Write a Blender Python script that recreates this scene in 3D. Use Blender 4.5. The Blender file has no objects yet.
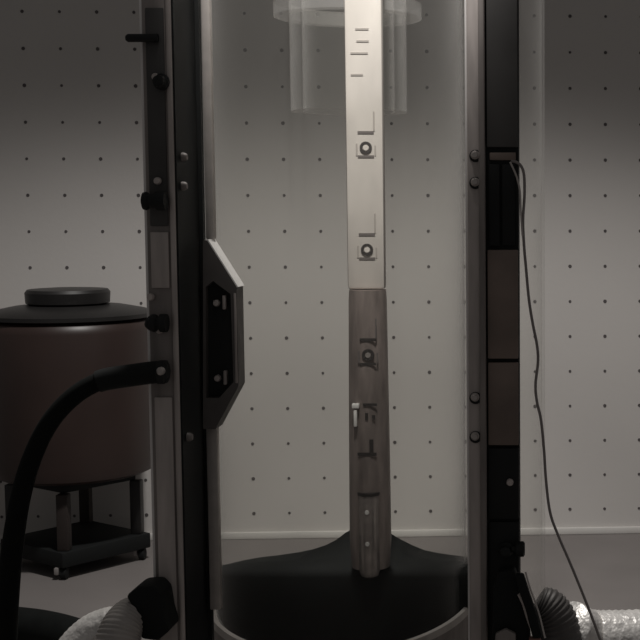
import bpy, bmesh, math, random
from mathutils import Vector, Matrix
random.seed(7)
sc = bpy.context.scene
col = sc.collection

# ---------------------------------------------------------------- camera
F, PX, PY = 1360.0, 569.0, 320.0          # focal length and principal point of the (cropped) frame, pixels
PITCH = math.atan(110.0 / F)
CAMH = 1.10
cam_d = bpy.data.cameras.new('camera')
cam_d.sensor_width = 36.0
cam_d.sensor_fit = 'HORIZONTAL'
cam_d.lens = 36.0 * F / 640.0
cam_d.shift_x = (320.0 - PX) / 640.0
cam_d.clip_start = 0.05
cam = bpy.data.objects.new('camera', cam_d)
cam.location = (0, 0, CAMH)
cam.rotation_euler = (math.pi / 2 - PITCH, 0, 0)
col.objects.link(cam)
sc.camera = cam

# ---------------------------------------------------------------- world, lights, exposure
w = bpy.data.worlds.new('world'); sc.world = w
w.use_nodes = True
w.node_tree.nodes['Background'].inputs[0].default_value = (1.0, 0.97, 0.95, 1)
w.node_tree.nodes['Background'].inputs[1].default_value = 0.084

def spot(name, loc, target, energy, size, blend, rad, color=(1, 0.97, 0.94)):
    d = bpy.data.lights.new(name, 'SPOT')
    d.energy = energy; d.spot_size = math.radians(size); d.spot_blend = blend
    d.shadow_soft_size = rad; d.color = color
    o = bpy.data.objects.new(name, d); col.objects.link(o)
    o.location = loc
    o.rotation_euler = (Vector(target) - Vector(loc)).to_track_quat('-Z', 'Y').to_euler()
    return o
# shaded ceiling lamp over the space behind the tank, and the narrow tank lamp above the rod
spot('ceiling_lamp', (-0.42, 2.75, 3.3), (-0.42, 2.75 - 3.3 * math.tan(math.radians(29.8)), 0.0), 246, 150, 0.24, 0.12)
spot('tank_lamp', (-0.27, 1.50, 2.40), (-0.335, 2.335, 1.38), 122, 39, 1.0, 0.03)

vs = sc.view_settings
vs.view_transform = 'Standard'; vs.look = 'None'; vs.gamma = 1.0; vs.exposure = 0.0
vs.use_curve_mapping = False
sc.cycles.transparent_max_bounces = 48
sc.cycles.max_bounces = 12

# ---------------------------------------------------------------- projection: a pixel on a known depth / height
CP, SP = math.cos(PITCH), math.sin(PITCH)
def ray(px, py):
    u = (px - PX) / F; v = (PY - py) / F
    return Vector((u, CP + v * SP, -SP + v * CP))
def at(px, py, Y):
    d = ray(px, py); t = Y / d.y
    return Vector((d.x * t, Y, CAMH + d.z * t))
def fl(px, py, z=0.0):
    d = ray(px, py); t = (z - CAMH) / d.z
    return Vector((d.x * t, d.y * t, z))
def X(px, Y, py=320): return at(px, py, Y).x
def Z(py, Y): return at(340, py, Y).z
def S(Y): return Y / F                                # metres per pixel at depth Y

# ---------------------------------------------------------------- materials
def mat(name, c, rough=0.6, metal=0.0, spec=0.5, nscale=0, namt=0.0, bump=0.0, bscale=60, c2=None, stretch=None):
    m = bpy.data.materials.new(name); m.use_nodes = True
    nt = m.node_tree; b = nt.nodes['Principled BSDF']
    b.inputs['Base Color'].default_value = (*c, 1)
    b.inputs['Roughness'].default_value = rough
    b.inputs['Metallic'].default_value = metal
    b.inputs['Specular IOR Level'].default_value = spec
    tc = nt.nodes.new('ShaderNodeTexCoord')
    mp = nt.nodes.new('ShaderNodeMapping')
    nt.links.new(tc.outputs['Object'], mp.inputs[0])
    if stretch: mp.inputs['Scale'].default_value = stretch
    if nscale:
        n = nt.nodes.new('ShaderNodeTexNoise'); n.inputs['Scale'].default_value = nscale
        n.inputs['Detail'].default_value = 5
        nt.links.new(mp.outputs[0], n.inputs[0])
        r = nt.nodes.new('ShaderNodeValToRGB')
        r.color_ramp.elements[0].position = 0.3; r.color_ramp.elements[1].position = 0.7
        a = c2 if c2 else tuple(x * (1 - namt) for x in c)
        r.color_ramp.elements[0].color = (*a, 1); r.color_ramp.elements[1].color = (*c, 1)
        nt.links.new(n.outputs[0], r.inputs[0]); nt.links.new(r.outputs[0], b.inputs['Base Color'])
    if bump:
        n2 = nt.nodes.new('ShaderNodeTexNoise'); n2.inputs['Scale'].default_value = bscale
        nt.links.new(mp.outputs[0], n2.inputs[0])
        bp = nt.nodes.new('ShaderNodeBump'); bp.inputs['Strength'].default_value = bump
        bp.inputs['Distance'].default_value = 0.01
        nt.links.new(n2.outputs[0], bp.inputs['Height']); nt.links.new(bp.outputs[0], b.inputs['Normal'])
    return m

def clear(name, base, edge, tint=(0.8, 0.79, 0.77), diff=0.5, rough=0.12, power=4.0):
    """clear acrylic wall: see-through face on, more reflective and milky at grazing angles"""
    m = bpy.data.materials.new(name); m.use_nodes = True
    nt = m.node_tree; nt.nodes.clear()
    out = nt.nodes.new('ShaderNodeOutputMaterial')
    tr = nt.nodes.new('ShaderNodeBsdfTransparent'); tr.inputs[0].default_value = (0.985, 0.985, 0.98, 1)
    gl = nt.nodes.new('ShaderNodeBsdfGlossy'); gl.inputs['Roughness'].default_value = rough
    df = nt.nodes.new('ShaderNodeBsdfDiffuse'); df.inputs[0].default_value = (*tint, 1)
    mx = nt.nodes.new('ShaderNodeMixShader'); mx.inputs[0].default_value = diff
    nt.links.new(gl.outputs[0], mx.inputs[1]); nt.links.new(df.outputs[0], mx.inputs[2])
    lw = nt.nodes.new('ShaderNodeLayerWeight'); lw.inputs['Blend'].default_value = 0.5
    pw = nt.nodes.new('ShaderNodeMath'); pw.operation = 'POWER'; pw.inputs[1].default_value = power
    nt.links.new(lw.outputs['Facing'], pw.inputs[0])
    mr = nt.nodes.new('ShaderNodeMapRange')
    mr.inputs['To Min'].default_value = base; mr.inputs['To Max'].default_value = edge
    nt.links.new(pw.outputs[0], mr.inputs['Value'])
    mix = nt.nodes.new('ShaderNodeMixShader')
    nt.links.new(mr.outputs[0], mix.inputs[0]); nt.links.new(tr.outputs[0], mix.inputs[1]); nt.links.new(mx.outputs[0], mix.inputs[2])
    nt.links.new(mix.outputs[0], out.inputs[0])
    return m

M = dict(
    wall=mat('painted_board', (0.56, 0.535, 0.51), 0.85, nscale=1.3, namt=0.07, bump=0.03, bscale=90),
    dot=mat('dark_hole', (0.09, 0.08, 0.08), 0.8),
    floor=mat('floor_vinyl', (0.185, 0.168, 0.16), 0.7, nscale=3, namt=0.14),
    skirting=mat('pale_skirting', (0.62, 0.60, 0.57), 0.6, nscale=6, namt=0.08),
    steel=mat('grey_steel', (0.56, 0.50, 0.47), 0.55, 0.1, nscale=14, namt=0.35, stretch=(3, 3, 0.5)),
    steel_dk=mat('dark_steel', (0.29, 0.257, 0.24), 0.55, 0.1, nscale=16, namt=0.4, stretch=(3, 3, 0.5)),
    black=mat('black_steel', (0.014, 0.015, 0.015), 0.6, spec=0.3, nscale=12, namt=0.4),
    brown=mat('brown_black_panel', (0.24, 0.185, 0.157), 0.6, nscale=10, namt=0.45),
    cover=mat('charcoal_cover', (0.075, 0.071, 0.068), 0.6, nscale=10, namt=0.35),
    bracket=mat('charcoal_bracket', (0.135, 0.122, 0.115), 0.55, 0.1, nscale=14, namt=0.3),
    bolt=mat('bolt_steel', (0.45, 0.41, 0.385), 0.28, 0.5),
    rubber=mat('black_rubber', (0.008, 0.009, 0.009), 0.7, spec=0.25),
    rubber2=mat('soft_black_rubber', (0.0065, 0.0075, 0.007), 0.8, spec=0.15, nscale=30, namt=0.4),
    pale=mat('pale_bar_metal', (0.74, 0.69, 0.64), 0.45, 0.0, nscale=26, namt=0.16, stretch=(1, 1, 0.35)),
    pale_mark=mat('engraved_mark', (0.15, 0.132, 0.125), 0.6),
    faint_mark=mat('faint_mark', (0.40, 0.365, 0.335), 0.6),
    dark_mark=mat('dark_mark', (0.04, 0.034, 0.032), 0.7),
    tube_dk=mat('brown_grey_sleeve', (0.34, 0.285, 0.262), 0.35, 0.2, nscale=30, namt=0.45, stretch=(2, 2, 0.4)),
    tip=mat('probe_tip_steel', (0.46, 0.41, 0.385), 0.22, 0.4, nscale=40, namt=0.4),
    white=mat('painted_highlight', (0.92, 0.90, 0.87), 0.3),  # white for painted highlights: chamfer, tip spots, sleeve glint
    rim=mat('collar_rim', (0.50, 0.46, 0.43), 0.45, 0.2, nscale=40, namt=0.2),
    drum=mat('brown_drum_plastic', (0.038, 0.023, 0.0195), 0.42, nscale=4, namt=0.3),
    lid=mat('dark_lid_plastic', (0.014, 0.013, 0.0125), 0.45, nscale=8, namt=0.3),
    wood=mat('brown_wood_leg', (0.026, 0.018, 0.015), 0.7, nscale=12, namt=0.3),
    caster=mat('grey_caster', (0.28, 0.26, 0.25), 0.5, 0.3),
    foil=mat('crumpled_foil', (0.88, 0.85, 0.82), 0.42, 0.25, nscale=60, namt=0.25, bump=0.4, bscale=70),
    duct=mat('grey_corrugated_duct', (0.46, 0.425, 0.40), 0.5, 0.3, nscale=30, namt=0.3),
    duct_dk=mat('dark_corrugated_duct', (0.13, 0.12, 0.115), 0.55, 0.2, nscale=30, namt=0.4),
    cable=mat('grey_cable', (0.26, 0.235, 0.225), 0.5),
    cable_lt=mat('pale_cable', (0.50, 0.46, 0.43), 0.5),
    edge=mat('lit_acrylic_edge', (0.80, 0.77, 0.75), 0.25, 0.0),  # pale base stands in for light carried by the clear edge
    red=mat('red_brown_grip', (0.20, 0.10, 0.08), 0.6),
)
M['outer'] = clear('outer_clear_acrylic', 0.010, 0.22, diff=0.8, power=5.0, tint=(0.9, 0.88, 0.86))
M['inner'] = clear('inner_clear_acrylic', 0.010, 0.85, diff=0.75, power=4.5, tint=(0.9, 0.88, 0.86))
M['sleeve'] = clear('clear_sleeve', 0.008, 0.95, diff=0.8, power=3.5, tint=(0.9, 0.88, 0.86))
M['flange'] = clear('frosted_flange', 0.10, 0.45, diff=0.85, tint=(0.9, 0.88, 0.86))

# ---------------------------------------------------------------- mesh helpers (all take world coordinates)
class MB:
    def __init__(s): s.v = []; s.f = []
    def add(s, vs_, fs):
        o = len(s.v); s.v += [Vector(p) for p in vs_]; s.f += [[i + o for i in f] for f in fs]; return s
    def box(s, x0, x1, y0, y1, z0, z1):
        v = [(x, y, z) for z in (z0, z1) for y in (y0, y1) for x in (x0, x1)]
        return s.add(v, [(0, 2, 3, 1), (4, 5, 7, 6), (0, 1, 5, 4), (2, 6, 7, 3), (0, 4, 6, 2), (1, 3, 7, 5)])
    def prism(s, poly, y0, y1):                        # poly of (x, z)
        n = len(poly)
        v = [(p[0], y0, p[1]) for p in poly] + [(p[0], y1, p[1]) for p in poly]
        return s.add(v, [list(range(n)), list(range(2 * n - 1, n - 1, -1))] + [(i, i + n, (i + 1) % n + n, (i + 1) % n) for i in range(n)])
    def lathe(s, c, prof, n=64, closed=False, axis='z', caps=True):
        c = Vector(c); v = []
        for r, h in prof:
            for k in range(n):
                a = 2 * math.pi * k / n
                p = (r * math.cos(a), r * math.sin(a), h)
                if axis == 'y': p = (p[0], p[2], p[1])
                if axis == 'x': p = (p[2], p[0], p[1])
                v.append(c + Vector(p))
        m = len(prof); fs = []
        for i in range(m if closed else m - 1):
            j = (i + 1) % m
            for k in range(n):
                fs.append((i * n + k, i * n + (k + 1) % n, j * n + (k + 1) % n, j * n + k))
        if not closed and caps:
            fs.append(list(range(n - 1, -1, -1))); fs.append([(m - 1) * n + k for k in range(n)])
        return s.add(v, fs)
    def tube(s, pts, rad, n=12, sub=6, ripple=0.0, wave=2):
        P = [Vector(p) for p in pts]
        R = rad if isinstance(rad, (list, tuple)) else [rad] * len(P)
        Q = []; RR = []
        for i in range(len(P) - 1):
            a = P[max(i - 1, 0)]; b = P[i]; c = P[i + 1]; d = P[min(i + 2, len(P) - 1)]
            for k in range(sub):
                t = k / sub
                Q.append(0.5 * ((2 * b) + (c - a) * t + (2 * a - 5 * b + 4 * c - d) * t * t + (3 * b - a - 3 * c + d) * t ** 3))
                RR.append(R[i] + (R[i + 1] - R[i]) * t)
        Q.append(P[-1]); RR.append(R[-1])
        v = []; up = None
        for i, q in enumerate(Q):
            t = (Q[min(i + 1, len(Q) - 1)] - Q[max(i - 1, 0)]).normalized()
            if up is None: up = Vector((0, 0, 1)) if abs(t.z) < 0.8 else Vector((1, 0, 0))
            x = t.cross(up).normalized(); up = x.cross(t).normalized()
            r = RR[i] * (1 + (ripple if (i // max(1, wave // 2)) % 2 else -ripple))
            for k in range(n):
                a = 2 * math.pi * k / n
                v.append(q + x * (r * math.cos(a)) + up * (r * math.sin(a)))
        m = len(Q)
        fs = [(i * n + k, i * n + (k + 1) % n, (i + 1) * n + (k + 1) % n, (i + 1) * n + k) for i in range(m - 1) for k in range(n)]
        fs += [list(range(n - 1, -1, -1)), [(m - 1) * n + k for k in range(n)]]
        return s.add(v, fs)

def build(mb, name, material, parent=None, L=(0, 0, 0), smooth=False, bevel=0.0, kind=None, label=None, angle=40):
    L = Vector(L)
    me = bpy.data.meshes.new(name)
    me.from_pydata([tuple(p - L) for p in mb.v], [], mb.f)
    bm = bmesh.new(); bm.from_mesh(me)
    bmesh.ops.recalc_face_normals(bm, faces=bm.faces)
    if bevel:
        es = [e for e in bm.edges if len(e.link_faces) == 2 and e.calc_face_angle(0) > 0.5]
        bmesh.ops.bevel(bm, geom=es, offset=bevel, segments=2, affect='EDGES', profile=0.5)
    if smooth or bevel:
        for f in bm.faces: f.smooth = True
        for e in bm.edges:
            if len(e.link_faces) == 2 and e.calc_face_angle(0) > math.radians(angle): e.smooth = False
    bm.to_mesh(me); bm.free()
    me.materials.append(material)
    o = bpy.data.objects.new(name, me); col.objects.link(o)
    if parent: o.parent = parent
    if kind: o['kind'] = kind
    if label: o['label'] = label
    return o
def thing(name, label, cat, L, group=None):
    e = bpy.data.objects.new(name, None); col.objects.link(e)
    e.location = L; e.empty_display_size = 0.1
    e['label'] = label; e['category'] = cat
    if group: e['group'] = group
    return e
def inst(mesh, name, parent, loc, L):
    o = bpy.data.objects.new(name, mesh); col.objects.link(o)
    o.parent = parent; o.location = Vector(loc) - Vector(L)
    return o

# ---------------------------------------------------------------- setting
WK = 0.062                                             # the wall recedes slightly to the right
wu = Vector((1, WK, 0)).normalized(); wn = Vector((wu.y, -wu.x, 0))     # wn faces the camera
W0 = fl(400, 536.5)                                      # foot of the wall
def wall_hit(px, py, off=0.0):
    d = ray(px, py); o = Vector((0, 0, CAMH)); p0 = W0 + wn * off
    return o + d * ((p0 - o).dot(wn) / d.dot(wn))
def wall_box(mb, s0, s1, d0, d1, z0, z1):
    v = []
    for z in (z0, z1):
        for d in (d0, d1):
            for s in (s0, s1):
                p = W0 + wu * s + wn * d; v.append((p.x, p.y, z))
    return mb.add(v, [(0, 2, 3, 1), (4, 5, 7, 6), (0, 1, 5, 4), (2, 6, 7, 3), (0, 4, 6, 2), (1, 3, 7, 5)])
wb = build(wall_box(MB(), -4, 4, -0.12, 0, 0, 3.6), 'wall_back', M['wall'], kind='structure', label='pale painted back wall dotted with a grid of small dark holes')
fo = build(MB().box(-4.5, 4.5, -1.0, 5.2, -0.05, 0), 'floor', M['floor'], kind='structure', label='dull grey brown floor behind the tank')
sk = build(wall_box(MB(), -4, 4, 0.0, 0.012, 0, 0.024), 'baseboard_back', M['skirting'], kind='structure', bevel=0.003, label='low pale skirting strip along the foot of the wall')
# grid of small dark holes with raised eyelets
mb = MB()
g0 = wall_hit(570, 231)
s00 = (g0 - W0).dot(wu); pitch_ = (wall_hit(29, 231) - g0).length / 15; vp = (wall_hit(570, 17) - wall_hit(570, 510)).z / 14
for i in range(-22, 12):
    for j in range(-8, 13):
        z = g0.z + j * vp
        if z < 0.06: continue
        p = W0 + wu * (s00 + i * pitch_); p.z = z
        v = []; n = 8
        r = 0.0056 + random.uniform(-0.0008, 0.0008)
        for rr, dd in ((r, 0.0), (r * 0.85, 0.0016), (r * 0.45, 0.0012)):
            for k in range(n):
                a = 2 * math.pi * k / n
                q = p + wu * (rr * math.cos(a)) + wn * dd; q.z += rr * math.sin(a); v.append(q)
        fs = [(m_ * n + k, m_ * n + (k + 1) % n, (m_ + 1) * n + (k + 1) % n, (m_ + 1) * n + k) for m_ in range(2) for k in range(n)]
        fs.append([2 * n + k for k in range(n)])
        mb.add(v, fs)
hg = build(mb, 'hole_grid', M['dot'], wb, kind='stuff')
for o in (wb, sk, hg):                                  # keep the wall meshes square to their own axes
    o.data.transform(Matrix.Rotation(-math.atan(WK), 4, 'Z'))
    if o.parent is None: o.rotation_euler.z = math.atan(WK)

# ---------------------------------------------------------------- test tank
YC = 2.40
CX = X(351, YC)
CI = X(338.5, YC); CR = X(341, YC)
SC = S(YC)
L = Vector((CX, YC, 0))
tank = thing('test_tank', 'tall clear cylindrical test tank in a dark bolted steel frame', 'tank', L)
def part(mb, name, m, parent=None, **k): return build(mb, name, M[m], parent or tank, L, **k)
ZT = Z(-160, 2.0)
# outer and inner clear tubes with wall thickness
RR = 134 * SC; RO = 194.5 * SC; RI = 129.5 * SC
ZRIM = Z(588, YC)
DIP = 0.042
def dipped(mb, zmin):
    for p in mb.v:
        if p.z > zmin: p.z -= DIP * abs(p.y - YC) / RR
    return mb
part(MB().lathe((CX, YC, 0), [(RO, ZRIM - 0.16), (RO, ZT), (RO - 0.005, ZT), (RO - 0.005, ZRIM - 0.16)], 128, closed=True), 'outer_tube', 'outer', smooth=True, label='wide clear outer cylinder')
part(MB().lathe((CI, YC, 0), [(RI, ZRIM - 0.062), (RI, ZT), (RI - 0.006, ZT), (RI - 0.006, ZRIM - 0.062)], 128, closed=True), 'inner_tube', 'inner', smooth=True, label='narrower clear inner cylinder')
# sleeve and flange at the top
YS = YC + 0.08; CS = X(352, YS); S2 = S(YS)
part(MB().lathe((CS, YS, 0), [(57 * S2, Z(112, YS)), (57 * S2, ZT), (45 * S2, ZT), (45 * S2, Z(112, YS))], 64, closed=True), 'top_sleeve', 'sleeve', smooth=True, label='short clear sleeve hanging around the rod')
part(MB().lathe((CS, YS, 0), [(57.5 * S2, Z(18, YS)), (72 * S2, Z(18, YS)), (72 * S2, Z(4, YS)), (57.5 * S2, Z(4, YS))], 64, closed=True), 'sleeve_flange', 'flange', smooth=True, label='frosted flange ring around the sleeve')
# base collar: rim, outer wall, black floor
part(dipped(MB().lathe((CR, YC, 0), [(RR + 0.004, 0.0), (RR + 0.004, ZRIM - 0.012), (RR - 0.012, ZRIM - 0.012), (RR - 0.012, 0.0)], 96, closed=True), 0.2), 'base_collar', 'steel_dk', smooth=True)
part(dipped(MB().lathe((CR, YC, 0), [(RR + 0.004, ZRIM - 0.0119), (RR + 0.002, ZRIM - 0.001), (RR - 0.004, ZRIM), (RR - 0.012, ZRIM - 0.0119)], 96, closed=True), 0.2), 'collar_rim', 'rim', smooth=True, label='pale curved rim of the base')
part(MB().lathe((CR, YC, 0), [(RR - 0.0165, ZRIM - 0.13), (RR - 0.0165, ZRIM - 0.11)], 96), 'base_floor', 'rubber')
part(dipped(MB().lathe((CR, YC, 0), [(RR - 0.0124, ZRIM - 0.15), (RR - 0.0124, ZRIM - 0.014), (RR - 0.016, ZRIM - 0.014), (RR - 0.016, ZRIM - 0.15)], 96, closed=True), ZRIM - 0.1), 'base_liner', 'rubber', smooth=True)
# soft black hump standing in the base: a ridge with a raised neck behind the rod
sil = [(222, 566), (232, 563), (245, 560), (262, 557), (280, 555), (300, 552), (314, 549), (326, 545), (336, 540), (345, 533), (354, 528), (366, 526), (380, 528), (390, 533), (400, 539), (412, 545), (424, 550), (438, 553), (452, 555), (468, 557)]
YB, YF = YC + 0.05, YC - 0.07
rows = []
for px, py in sil:
    b = at(px, py, YB); f = at(px, 570, YF); bx_ = at(px, 590, YC).x
    ring = []
    mid = f.lerp(b, 0.55); mid.z = f.z + (b.z - f.z) * 0.38
    for p in (Vector((f.x, YF - 0.004, ZRIM - 0.1095)), Vector((f.x, YF - 0.004, f.z - 0.012)), Vector((f.x, YF + 0.006, f.z)), mid, b, Vector((b.x, YB + 0.02, b.z - 0.03)), Vector((b.x, YB + 0.03, ZRIM - 0.1095))):
        ring.append(p)
    rows.append(ring)
mb = MB(); nr = len(rows[0])
v = [p for r in rows for p in r]
fs = [(i * nr + k, (i + 1) * nr + k, (i + 1) * nr + (k + 1) % nr, i * nr + (k + 1) % nr) for i in range(len(rows) - 1) for k in range(nr)]
fs += [list(range(nr)), [(len(rows) - 1) * nr + k for k in range(nr - 1, -1, -1)]]
part(mb.add(v, fs), 'rubber_hump', 'rubber2', smooth=True, angle=60, label='soft black hump rising behind the rod foot')

# bolt / knob meshes shared by copies (axis towards the camera)
def proto(name, prof, m, n=12, axis='y'):
    me = MB().lathe((0, 0, 0), prof, n, axis=axis)
    o = build(me, name, M[m], smooth=True, angle=30); d = o.data; bpy.data.objects.remove(o); return d
bolt_m = proto('bolt', [(0.0066, 0.0), (0.0066, -0.003), (0.0055, -0.0035), (0.0053, -0.009), (0.004, -0.011)], 'bolt')
bolt_s = proto('small_bolt', [(0.0055, 0.0), (0.0055, -0.004), (0.004, -0.007)], 'steel')
bolt_shade = proto('bolt_shade', [(0.0092, 0.0), (0.0092, -0.0016), (0.0085, -0.002)], 'black', 16)  # black disc painting the shade below a bolt
bolt_w = proto('web_bolt', [(0.0065, 0.0), (0.0065, -0.004), (0.0045, -0.008)], 'steel_dk')
bolt_d = proto('dark_bolt', [(0.012, 0.0), (0.012, -0.006), (0.009, -0.010), (0.008, -0.02), (0.005, -0.022)], 'black')
knob_m = proto('knob', [(0.006, 0.002), (0.006, 0.012), (0.0125, 0.014), (0.014, 0.02), (0.014, 0.034), (0.011, 0.038)], 'black', 16, axis='x')
# ---- left post: channel with grey face, ridge, web painted dark for its unlit side
Y0 = 2.0
pl = part(MB().box(X(149, Y0), X(177, Y0), Y0, Y0 + 0.012, 0, ZT), 'left_post', 'steel_dk', bevel=0.002, label='left upright with grey brown face and web coloured dark as unlit')
def sub(mb, name, m, parent, **k): return build(mb, name, M[m], parent, L, **k)
sub(MB().box(X(177.2, Y0), X(180, Y0), Y0 + 0.0005, Y0 + 0.14, 0, ZT), 'web', 'black', pl)  # same steel, blackened to paint its unlit face
sub(MB().box(X(149, Y0), X(151, Y0), Y0 + 0.0125, Y0 + 0.10, 0, ZT), 'web', 'steel_dk', pl)
sub(MB().lathe((X(175.5, Y0), Y0 - 0.001, 0), [(0.0042, 0.0), (0.0042, ZT)], 12), 'ridge', 'steel', pl, smooth=True)
sub(MB().box(X(146.2, Y0), X(148.8, Y0), Y0 + 0.004, Y0 + 0.03, 0, ZT), 'acrylic_edge', 'edge', pl, label='acrylic edge strip painted bright as if lit')  # opaque pale strip paints the light passing through the clear edge
Yr = Y0 + 0.13
for a, b in ((232, 288), (397, 780)):
    sub(MB().box(X(153, Y0), X(171, Y0), Y0 - 0.004, Y0 - 0.0003, Z(b, Y0), Z(a, Y0)), 'cover_plate', 'steel', pl, bevel=0.0015)
sub(MB().box(X(153, Y0), X(171, Y0), Y0 - 0.003, Y0 - 0.0003, Z(226, Y0), Z(8, Y0)), 'cover_plate', 'cover', pl, bevel=0.0015)  # top plate coloured darker to paint the shade on the upper post
sub(MB().box(X(207.5, Y0 + 0.1), X(216, Y0 + 0.1), Y0 + 0.10, Y0 + 0.115, Z(239, Y0 + 0.1), ZT), 'acrylic_edge', 'rim', pl, bevel=0.002, label='acrylic edge strip painted bright as if lit')  # pale strip added to paint the lit edge of the inner tube
# inner mounting strip below the bracket, dark liner beside it
sub(MB().box(X(203.5, Y0 + 0.1), X(214.5, Y0 + 0.1), Y0 + 0.10, Y0 + 0.115, Z(610, Y0 + 0.1), Z(427, Y0 + 0.1)), 'mounting_strip', 'rim', pl, bevel=0.002)
sub(MB().box(X(186, Y0 + 0.12), X(206, Y0 + 0.12), Y0 + 0.116, Y0 + 0.128, 0, ZT), 'backing_strip', 'black', pl)
def yx(px, py, Y): return at(px, py, Y)
for px, py in ((150, 323), (158, 82), (158, 372)):
    p = at(px + 4, py, Y0 - 0.004); inst(bolt_d, 'clamp_bolt', pl, p, L)
for px, py in ((158, 181), (151, 297), (160, 330), (161, 366), (156, 77)):
    p = at(px, py, Y0 - 0.005); inst(bolt_s, 'bolt', pl, p, L)
for px0, px1, py in ((142, 166, 201), (150, 167, 323)):
    a = at(px0, py, Y0 - 0.018); b = at(px1, py, Y0 - 0.018); w_ = b.x - a.x
    sub(MB().lathe(a, [(0.007, 0), (0.0125, 0.002), (0.0135, 0.006), (0.0125, 0.009), (0.010, 0.011), (0.010, w_ * 0.6), (0.0135, w_ * 0.62), (0.0135, w_)], 16, axis='x'), 'side_knob', 'black', pl, smooth=True)
# rod through the post near the top
a = at(126, 38, Y0 - 0.01); b = at(158, 38, Y0 - 0.01)
sub(MB().lathe((a.x, a.y, a.z), [(0.004, 0.0), (0.006, 0.003), (0.006, b.x - a.x)], 12, axis='x'), 'cross_rod', 'black', pl, smooth=True)
for px, py in ((182.5, 157), (182.5, 186), (188, 437)):
    p = at(px - 2, py, Y0 + 0.02); inst(bolt_w, 'web_bolt', pl, p + Vector((0.002, 0, 0)), L).rotation_euler = (0, 0, math.pi / 2)

# ---- bracket with recessed pocket
YK = 2.075; KD = 0.042
outp = [(203, 240.5), (206.5, 240.5), (236.5, 288), (238.5, 386), (215.5, 429), (203, 429)]
inp = [(205.5, 287), (213, 281), (230.5, 294), (233.5, 382), (219, 398), (206, 398)]
def kp(p, Y): q = at(p[0], p[1], YK); return Vector((q.x, Y, q.z))
n = 6; v = [kp(p, YK) for p in outp] + [kp(p, YK) for p in inp] + [kp(p, YK + 0.016) for p in inp] + [kp(p, YK + KD) for p in outp]
fs = []
for i in range(n):
    j = (i + 1) % n
    fs += [(i, j, n + j, n + i), (n + i, n + j, 2 * n + j, 2 * n + i), (i, 3 * n + i, 3 * n + j, j)]
fs += [[2 * n + i for i in range(n)], [3 * n + i for i in range(n - 1, -1, -1)]]
br = part(MB().add(v, fs), 'bracket', 'bracket', label='chamfered dark bracket on the left upright')
v = [kp(p, YK + 0.0145) for p in inp] + [kp(p, YK + 0.0158) for p in inp]
sub(MB().add(v, [list(range(6)), list(range(11, 5, -1))] + [(i, i + 6, (i + 1) % 6 + 6, (i + 1) % 6) for i in range(6)]), 'pocket_liner', 'black', br)
# white face painting the light caught by the upper chamfer, and a lip down the edge
q0 = kp((206.8, 240.2), YK); q1 = kp((236.8, 287.6), YK)
nrm = Vector((q0.z - q1.z, 0, q1.x - q0.x)).normalized()
v = []
for y in (YK + 0.0005, YK + KD):
    for q in (q0, q1, q1 + nrm * 0.002, q0 + nrm * 0.002): v.append((q.x, y, q.z))
sub(MB().add(v, [(0, 1, 2, 3), (7, 6, 5, 4), (0, 4, 5, 1), (1, 5, 6, 2), (2, 6, 7, 3), (3, 7, 4, 0)]), 'lit_chamfer', 'white', br, label='sloping edge painted white as if lit')
a = kp((234.6, 293), YK); b = kp((236.2, 383), YK)
sub(MB().box(a.x - 0.001, a.x + 0.0025, YK - 0.003, YK - 0.0002, b.z, a.z), 'edge_lip', 'steel', br, bevel=0.0008)
for px, py in ((217, 303), (218, 378)):
    inst(bolt_s, 'bolt', br, at(px, py, YK + 0.0145), L)
    a = at(px + 8.5, py - 8, YK + 0.0145); b = at(px + 8.5, py + 6, YK + 0.0145)
    sub(MB().box(a.x - 0.0025, a.x + 0.0025, YK + 0.004, YK + 0.0144, b.z, a.z), 'slot_tab', 'steel', br, bevel=0.001)

# ---- right post: grey flange, dark cover panels
YR = 2.03
pr = part(MB().box(X(468, YR), X(485.5, YR), YR, YR + 0.05, 0, ZT), 'right_post', 'steel', bevel=0.003, label='right upright with grey flange and black covers')
sub(MB().box(X(479.5, YR), X(485.3, YR), YR - 0.004, YR - 0.0003, 0, ZT), 'flange_lip', 'steel_dk', pr, bevel=0.0012)
sub(MB().box(X(466, YR), X(467.8, YR), YR + 0.006, YR + 0.045, 0, ZT), 'acrylic_edge', 'edge', pr, label='acrylic edge strip painted bright as if lit')
sub(MB().box(X(485.7, YR), X(518.5, YR), YR + 0.014, YR + 0.06, 0, ZT), 'cover_backing', 'black', pr)
def cover(p0, p1, x0, x1, m, t=0.010):
    return sub(MB().box(X(x0, YR), X(x1, YR), YR + 0.0138 - t, YR + 0.0138, Z(p1, YR), Z(p0, YR)), 'cover_panel', m, pr, bevel=0.0015)
cover(-150, 147, 487.5, 518, 'cover')
cover(152, 160, 490, 516, 'brown', 0.006)
cover(164, 246, 489, 500, 'black', 0.008)
cover(164, 246, 502, 515, 'black', 0.005)
cover(250, 359, 487.5, 518, 'brown')
cover(363, 446, 487.5, 518, 'brown', 0.008)
cover(449, 520, 487.5, 518, 'black', 0.008)
cover(523, 700, 487.5, 518, 'black', 0.006)
for py in (155, 182, 397, 436):
    inst(bolt_shade, 'bolt_shade', pr, at(475.5, py + 1, YR - 0.0002), L)
    inst(bolt_m, 'bolt', pr, at(475, py, YR - 0.0022), L)
inst(bolt_s, 'bolt', pr, at(510, 482, YR + 0.004), L)
p = at(506, 549, YR + 0.006); inst(bolt_d, 'clamp_bolt', pr, p, L)
p = at(511, 549, YR - 0.006); inst(knob_m, 'side_knob', pr, p, L).scale = (0.55, 0.85, 0.85)
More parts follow.
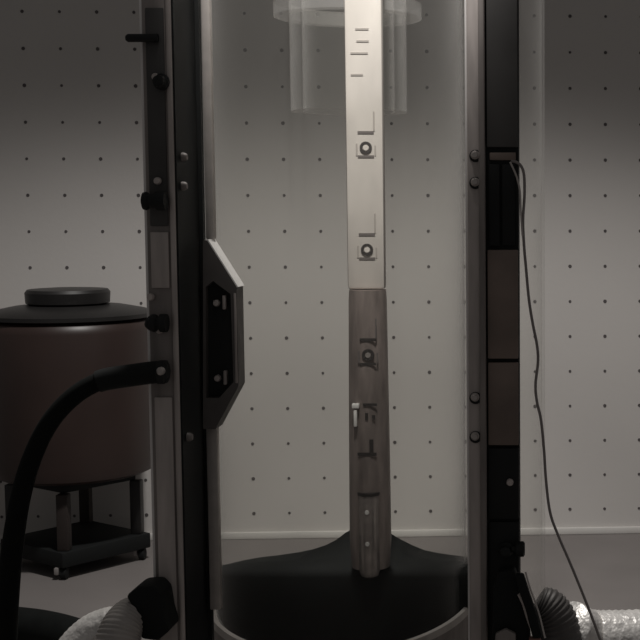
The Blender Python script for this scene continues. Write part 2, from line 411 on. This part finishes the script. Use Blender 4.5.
# toggle clamp at the bottom of the right post
YT = YR - 0.03
def poly(pts, Y): return [(at(a, b, Y).x, at(a, b, Y).z) for a, b in pts]
cl = part(MB().prism(poly([(498, 573), (514, 570), (522, 590), (528, 612), (531, 648), (492, 648), (493, 590)], YT), YT, YT + 0.028), 'toggle_clamp', 'rubber', bevel=0.003, label='black lever clamp at the foot of the right upright')
sub(MB().prism(poly([(516, 571), (524, 571), (530, 590), (538, 614), (543, 634), (533, 634), (526, 606), (519, 586)], YT), YT - 0.022, YT - 0.006), 'lever', 'rubber', cl, bevel=0.003)
a = [at(525.5, 572, YT - 0.02), at(530, 588, YT - 0.02), at(538.5, 612, YT - 0.02), at(545, 638, YT - 0.02)]
sub(MB().tube(a, 0.0014, 8), 'lever_edge_line', 'cable_lt', cl, smooth=True)  # pale line along the lever's edge
a = [at(519, 594, YT - 0.008), at(524, 604, YT - 0.008), at(528, 618, YT - 0.008), at(531, 628, YT - 0.008)]
sub(MB().tube(a, [0.003, 0.0035, 0.003, 0.002], 8), 'lever_link', 'steel', cl, smooth=True)
sub(MB().prism(poly([(529, 635), (540, 634), (545, 650), (530, 650)], YT), YT - 0.02, YT - 0.004), 'grip', 'red', cl, bevel=0.002)
sub(MB().prism(poly([(496, 632), (506, 627), (516, 632), (516, 650), (494, 650)], YT), YT - 0.012, YT - 0.0005), 'clamp_foot', 'steel_dk', cl, bevel=0.002)

# ---------------------------------------------------------------- measuring rod
YD = 2.335
RX = X(367.5, YD)
LR = Vector((RX, YD, Z(573, YD)))
rod = thing('measuring_rod', 'long pale metal measuring rod hanging down the middle of the tank', 'rod', LR)
def rp(mb, name, m, parent=None, **k): return build(mb, name, M[m], parent or rod, LR, **k)
s = S(YD)
bar = rp(MB().box(RX - 18.5 * s, RX + 18.5 * s, YD - 0.012, YD + 0.012, Z(289, YD), ZT + 0.05), 'bar', 'pale', bevel=0.005, label='pale upper bar')
slv = rp(MB().lathe((RX + 0.5 * s, YD, 0), [(19 * s, Z(566, YD)), (21 * s, Z(540, YD)), (20.5 * s, Z(450, YD)), (19 * s, Z(300, YD)), (18.4 * s, Z(289.5, YD))], 32), 'lower_sleeve', 'tube_dk', smooth=True, label='brown grey lower sleeve')
tip = rp(MB().lathe((RX + 1.5 * s, YD - 15 * s, 0), [(4 * s, Z(574, YD)), (9 * s, Z(571, YD)), (10.5 * s, Z(566, YD)), (10.5 * s, Z(491, YD))], 24), 'probe_tip', 'tip', smooth=True, label='bare steel probe tip')
rp(MB().lathe((RX + 1.5 * s, YD - 15 * s, 0), [(11.4 * s, Z(491.5, YD)), (11.4 * s, Z(488.5, YD))], 24), 'tip_seam', 'dark_mark', tip, smooth=True)
for py in (507, 538):  # white discs painting highlight spots on the steel tip
    inst(proto('tip_glint', [(0.004, 0), (0.0035, -0.003)], 'white', 10), 'tip_glint', tip, (RX + 1 * s, YD - 25 * s, Z(py, YD)), LR)
# repeated frame: rivet ring, groove lines above and below
def mark(x0, x1, p0, p1, par, yf, name='engraved_line', m='pale_mark'):
    rp(MB().box(RX + (x0 - 367.5) * s, RX + (x1 - 367.5) * s, yf - 0.0012, yf - 0.0001, Z(p1, YD), Z(p0, YD)), name, ('pale_mark' if x1 - x0 < 2 else 'dark_mark') if par is slv else ('faint_mark' if x1 - x0 < 2 else m), par)
ring_d = None
for py, par, yf in ((148, bar, YD - 0.012), (249.5, bar, YD - 0.012), (353, slv, YD - 19.5 * s)):
    ox = 3.0 if par is slv else 1.5
    c = (RX + ox * s, yf, Z(py, YD))
    o = rp(MB().lathe(c, [(6.0 * s, 0.003 if par is slv else 0), (6.0 * s, -0.0022), (3.6 * s, -0.0022), (3.6 * s, 0.003 if par is slv else 0)], 24, closed=True, axis='y'), 'rivet_ring', 'dark_mark', par, smooth=True, angle=30)
    rp(MB().lathe(c, [(3.4 * s, 0.0), (2.8 * s, -0.0016)], 16, axis='y'), 'rivet_pin', 'bolt' if par is slv else 'pale', par, smooth=True)
    mark(359.5 + ox, 375.5 + ox, py - 16.5, py - 13.8, par, yf)
    mark(359.5 + ox, 375.5 + ox, py + 7.6, py + 10, par, yf)
    mark(374.8 + ox, 376.4 + ox, py - 36, py - 16.6, par, yf)
    mark(357.6 + ox, 359.2 + ox, py - 4, py + 8, par, yf)
    mark(376 + ox, 377.4 + ox, py - 2, py + 8, par, yf)
for x0, x1, py in ((360, 373, 30), (361, 373, 42), (355, 372, 54), (355, 367, 75.5)):
    mark(x0, x1, py - 0.9, py + 0.9, bar, YD - 0.012, 'scale_tick', 'faint_mark')
yf = YD - 20.4 * s
for x0, x1, p0, p1 in ((365, 379, 400.5, 403), (367, 370, 410, 417), (374, 377, 412, 416), (371, 375, 436, 449), (359, 378, 449, 452)):
    mark(x0, x1, p0, p1, slv, yf)
c = rp(MB().box(RX - 11.5 * s, RX - 8.3 * s, yf - 0.006, yf + 0.004, Z(423, YD), Z(407, YD)), 'glint', 'white', slv, bevel=0.001, label='painted white clip')  # white block standing in for a glint on the sleeve
rp(MB().box(RX - 13 * s, RX - 6 * s, yf - 0.007, yf + 0.004, Z(405, YD), Z(400.5, YD)), 'glint_head', 'white', slv, bevel=0.001)  # upper end of the painted glint

# ---------------------------------------------------------------- drum on a wheeled stand
DC = Vector((X(72, 4.185, 400), 4.185, 0))
DR = 0.249
LS = DC.copy()
st = thing('wheeled_stand', 'low black wheeled stand with four legs under the brown drum', 'stand', LS)
H = 0.215
SA = math.radians(10)
def turn(dx, dy): return (dx * math.cos(SA) - dy * math.sin(SA), dx * math.sin(SA) + dy * math.cos(SA))
def sq(r, z): return [(DC.x + r * turn(*d)[0], DC.y + r * turn(*d)[1], z) for d in ((0, -1), (1, 0), (0, 1), (-1, 0))]
def sbuild(mb, name, m, parent=None, **k): return build(mb, name, M[m], parent or st, LS, **k)
qb = [(0, 1, 2, 3), (7, 6, 5, 4), (0, 4, 5, 1), (1, 5, 6, 2), (2, 6, 7, 3), (3, 7, 4, 0)]
sbuild(MB().add(sq(H + 0.01, 0.038) + sq(H + 0.01, 0.085), qb), 'platform', 'rubber', bevel=0.004)
sbuild(MB().add(sq(H - 0.03, 0.256) + sq(H - 0.03, 0.285), qb), 'top_frame', 'rubber', bevel=0.004)
for i, d_ in enumerate(((0, -1), (1, 0), (0, 1), (-1, 0))):
    dx, dy = turn(*d_)
    cx, cy = DC.x + dx * 0.185, DC.y + dy * 0.185
    sbuild(MB().box(cx - 0.017, cx + 0.017, cy - 0.017, cy + 0.017, 0.0855, 0.2555), 'leg', 'wood' if d_[1] else 'lid', bevel=0.003)
    cx, cy = DC.x + dx * 0.198, DC.y + dy * 0.198
    c = sbuild(MB().lathe((cx - 0.011, cy, 0.0187), [(0.010, 0), (0.0185, 0.003), (0.0185, 0.019), (0.010, 0.022)], 20, axis='x'), 'caster', 'rubber', smooth=True)
    sbuild(MB().box(cx - 0.026, cx - 0.012, cy - 0.018, cy + 0.018, 0.016, 0.0378), 'caster_fork', 'caster', c, bevel=0.003)
LD = DC + Vector((0, 0, 0.286))
dm = thing('lidded_drum', 'dark brown plastic drum with a black screw lid', 'drum', LD)
def dbuild(mb, name, m, **k): return build(mb, name, M[m], dm, LD, **k)
dbuild(MB().lathe((DC.x, DC.y, 0), [(DR - 0.03, 0.287), (DR - 0.008, 0.298), (DR, 0.33), (DR + 0.002, 0.52), (DR, 0.735), (DR - 0.006, 0.758), (DR - 0.02, 0.768)], 64), 'body', 'drum', smooth=True)
dbuild(MB().lathe((DC.x, DC.y, 0), [(DR - 0.016, 0.7685), (DR - 0.002, 0.772), (DR - 0.002, 0.784), (DR - 0.02, 0.793), (0.165, 0.806), (0.12, 0.81)], 64), 'shoulder', 'lid', smooth=True)
ld = dbuild(MB().lathe((DC.x - 0.003, DC.y, 0), [(0.112, 0.8105), (0.123, 0.816), (0.125, 0.848), (0.118, 0.857), (0.07, 0.860)], 48), 'screw_lid', 'lid', smooth=True)

# ---------------------------------------------------------------- hoses, ducts, cables
hz = [at(158, 372, 1.975), at(148, 373, 1.972), at(124, 376, 1.965), at(100, 381, 1.96), at(74, 396, 1.955), at(50, 422, 1.95), at(32, 458, 1.95), at(20, 500, 1.95), at(12, 550, 1.95), at(7, 600, 1.95), at(3, 660, 1.95), at(-6, 760, 1.95), at(-30, 880, 1.95)]
LH = hz[-1].copy()
hs = thing('black_hose', 'thick black rubber hose curving down from the left upright past the drum', 'hose', LH)
build(MB().tube(hz[2:], [0.0135, 0.0135, 0.0135, 0.0135, 0.014, 0.0145, 0.0155, 0.017, 0.018, 0.018, 0.018], 16, 8), 'hose', M['rubber2'], hs, LH, smooth=True)
build(MB().tube([hz[0], hz[1], at(134, 375, 1.968), at(110, 378.5, 1.9625), at(98, 381.7, 1.96)], [0.0165, 0.0165, 0.0165, 0.0165, 0.0160], 16, 5), 'end_fitting', M['rubber'], hs, LH, smooth=True)
build(MB().lathe(at(157.5, 372, 1.975), [(0.013, 0.0), (0.019, 0.002), (0.019, 0.012), (0.012, 0.016)], 6, axis='x'), 'hose_nut', M['black'], hs, LH)
build(MB().lathe(at(161, 371, 1.956), [(0.006, 0.002), (0.006, -0.003), (0.004, -0.005)], 12, axis='y'), 'nut_stud', M['bolt'], hs, LH, smooth=True)

r = 0.046
fh = [fl(-60, 618, r), fl(-20, 622, r), fl(15, 625, r), fl(45, 629, r), fl(75, 637, r), fl(105, 652, r), fl(120, 680, r)]
o = build(MB().tube(fh, r, 20, 6), 'floor_hose', M['rubber2'], None, (0, 0, 0), smooth=True)
o['label'] = 'fat black hose lying on the floor in the lower left corner'; o['category'] = 'hose'

# left duct: black collar, grey corrugated bend, foil run
YL = 1.985
ld_ = [at(150, 607, YL), at(140, 609, YL - 0.01), at(129, 616, YL - 0.03), at(121, 630, YL - 0.05), at(117, 650, YL - 0.06), at(115, 690, YL - 0.06)]
LL = ld_[-1].copy()
du = thing('flexible_duct', 'grey corrugated duct and pale foil duct from a black collar beside the left upright', 'duct', LL)
build(MB().tube(ld_[1:], [0.020, 0.026, 0.030, 0.033, 0.034], 24, 22, ripple=0.03, wave=4), 'corrugated_bend', M['duct'], du, LL, smooth=True, angle=80)
build(MB().prism(poly([(135, 588), (146, 579), (163, 578), (170, 586), (173, 605), (178, 622), (166, 632), (150, 630), (146, 606)], YL), YL - 0.045, YL + 0.013), 'collar', M['rubber'], du, LL, bevel=0.005)
ft = [at(128, 617, YL + 0.02), at(112, 622, YL + 0.02), at(94, 633, YL + 0.02), at(78, 652, YL + 0.02), at(66, 680, YL + 0.02), at(60, 720, YL + 0.02)]
build(MB().tube(ft, [0.015, 0.024, 0.030, 0.034, 0.036, 0.036], 24, 10, ripple=0.012, wave=2), 'foil_run', M['foil'], du, LL, smooth=True, angle=80, label='crumpled pale foil run')

# right duct
YQ = 2.16
rd = [at(541, 612, YQ - 0.05), at(552, 616, YQ - 0.05), at(566, 628, YQ - 0.03), at(585, 640, YQ), at(612, 642, YQ + 0.01), at(650, 641, YQ + 0.02), at(700, 636, YQ + 0.02), at(760, 640, YQ + 0.02)]
LQ = rd[-1].copy()
dq = thing('flexible_duct', 'silvery foil duct leaving the foot of the right upright towards the right', 'duct', LQ)
build(MB().tube(rd[2:], [0.046, 0.050, 0.051, 0.052, 0.052, 0.052], 32, 10, ripple=0.015, wave=2), 'foil_run', M['foil'], dq, LQ, smooth=True, angle=80)
g = [at(538, 600, YQ - 0.065), at(547, 606, YQ - 0.065), at(556, 622, YQ - 0.065), at(560, 650, YQ - 0.065), at(561, 690, YQ - 0.065)]
build(MB().tube(g, [0.020, 0.030, 0.034, 0.036, 0.036], 24, 18, ripple=0.03, wave=4), 'corrugated_end', M['duct_dk'], dq, LQ, smooth=True, angle=80)

YW = 2.015
def cable(name, pts, rad, m, label, Y=YW, cat='cable'):
    P = [at(a, b, Y) for a, b in pts]
    o = build(MB().tube(P, rad, 8, 6), name, M[m], None, (0, 0, 0), smooth=True)
    o['label'] = label; o['category'] = cat
cable('signal_cable', [(511, 161), (516, 162), (521, 166), (524, 175), (524.5, 195), (523, 220), (524, 245), (526, 268), (529, 300), (533, 325), (537, 345), (538, 362), (535.5, 385), (537, 402), (541, 420), (544, 450), (546, 480), (550, 512), (558, 535), (568, 558), (578, 582), (588, 607), (596, 628), (604, 650)], 0.0021, 'cable', 'long thin grey cable hanging from the right upright across the foil duct')
cable('loose_wire', [(510, 162), (513, 168), (517, 178), (520, 192), (521, 215), (522.5, 236)], 0.0014, 'cable_lt', 'short pale wire looped at the top of the long grey cable', 2.012, 'wire')

# turn the finished place as one rigid whole so that the back wall runs along the X axis
turn_all = Matrix.Rotation(-math.atan(WK), 4, 'Z')
for o in list(col.objects):
    if o.parent is None:
        o.matrix_world = turn_all @ o.matrix_basis
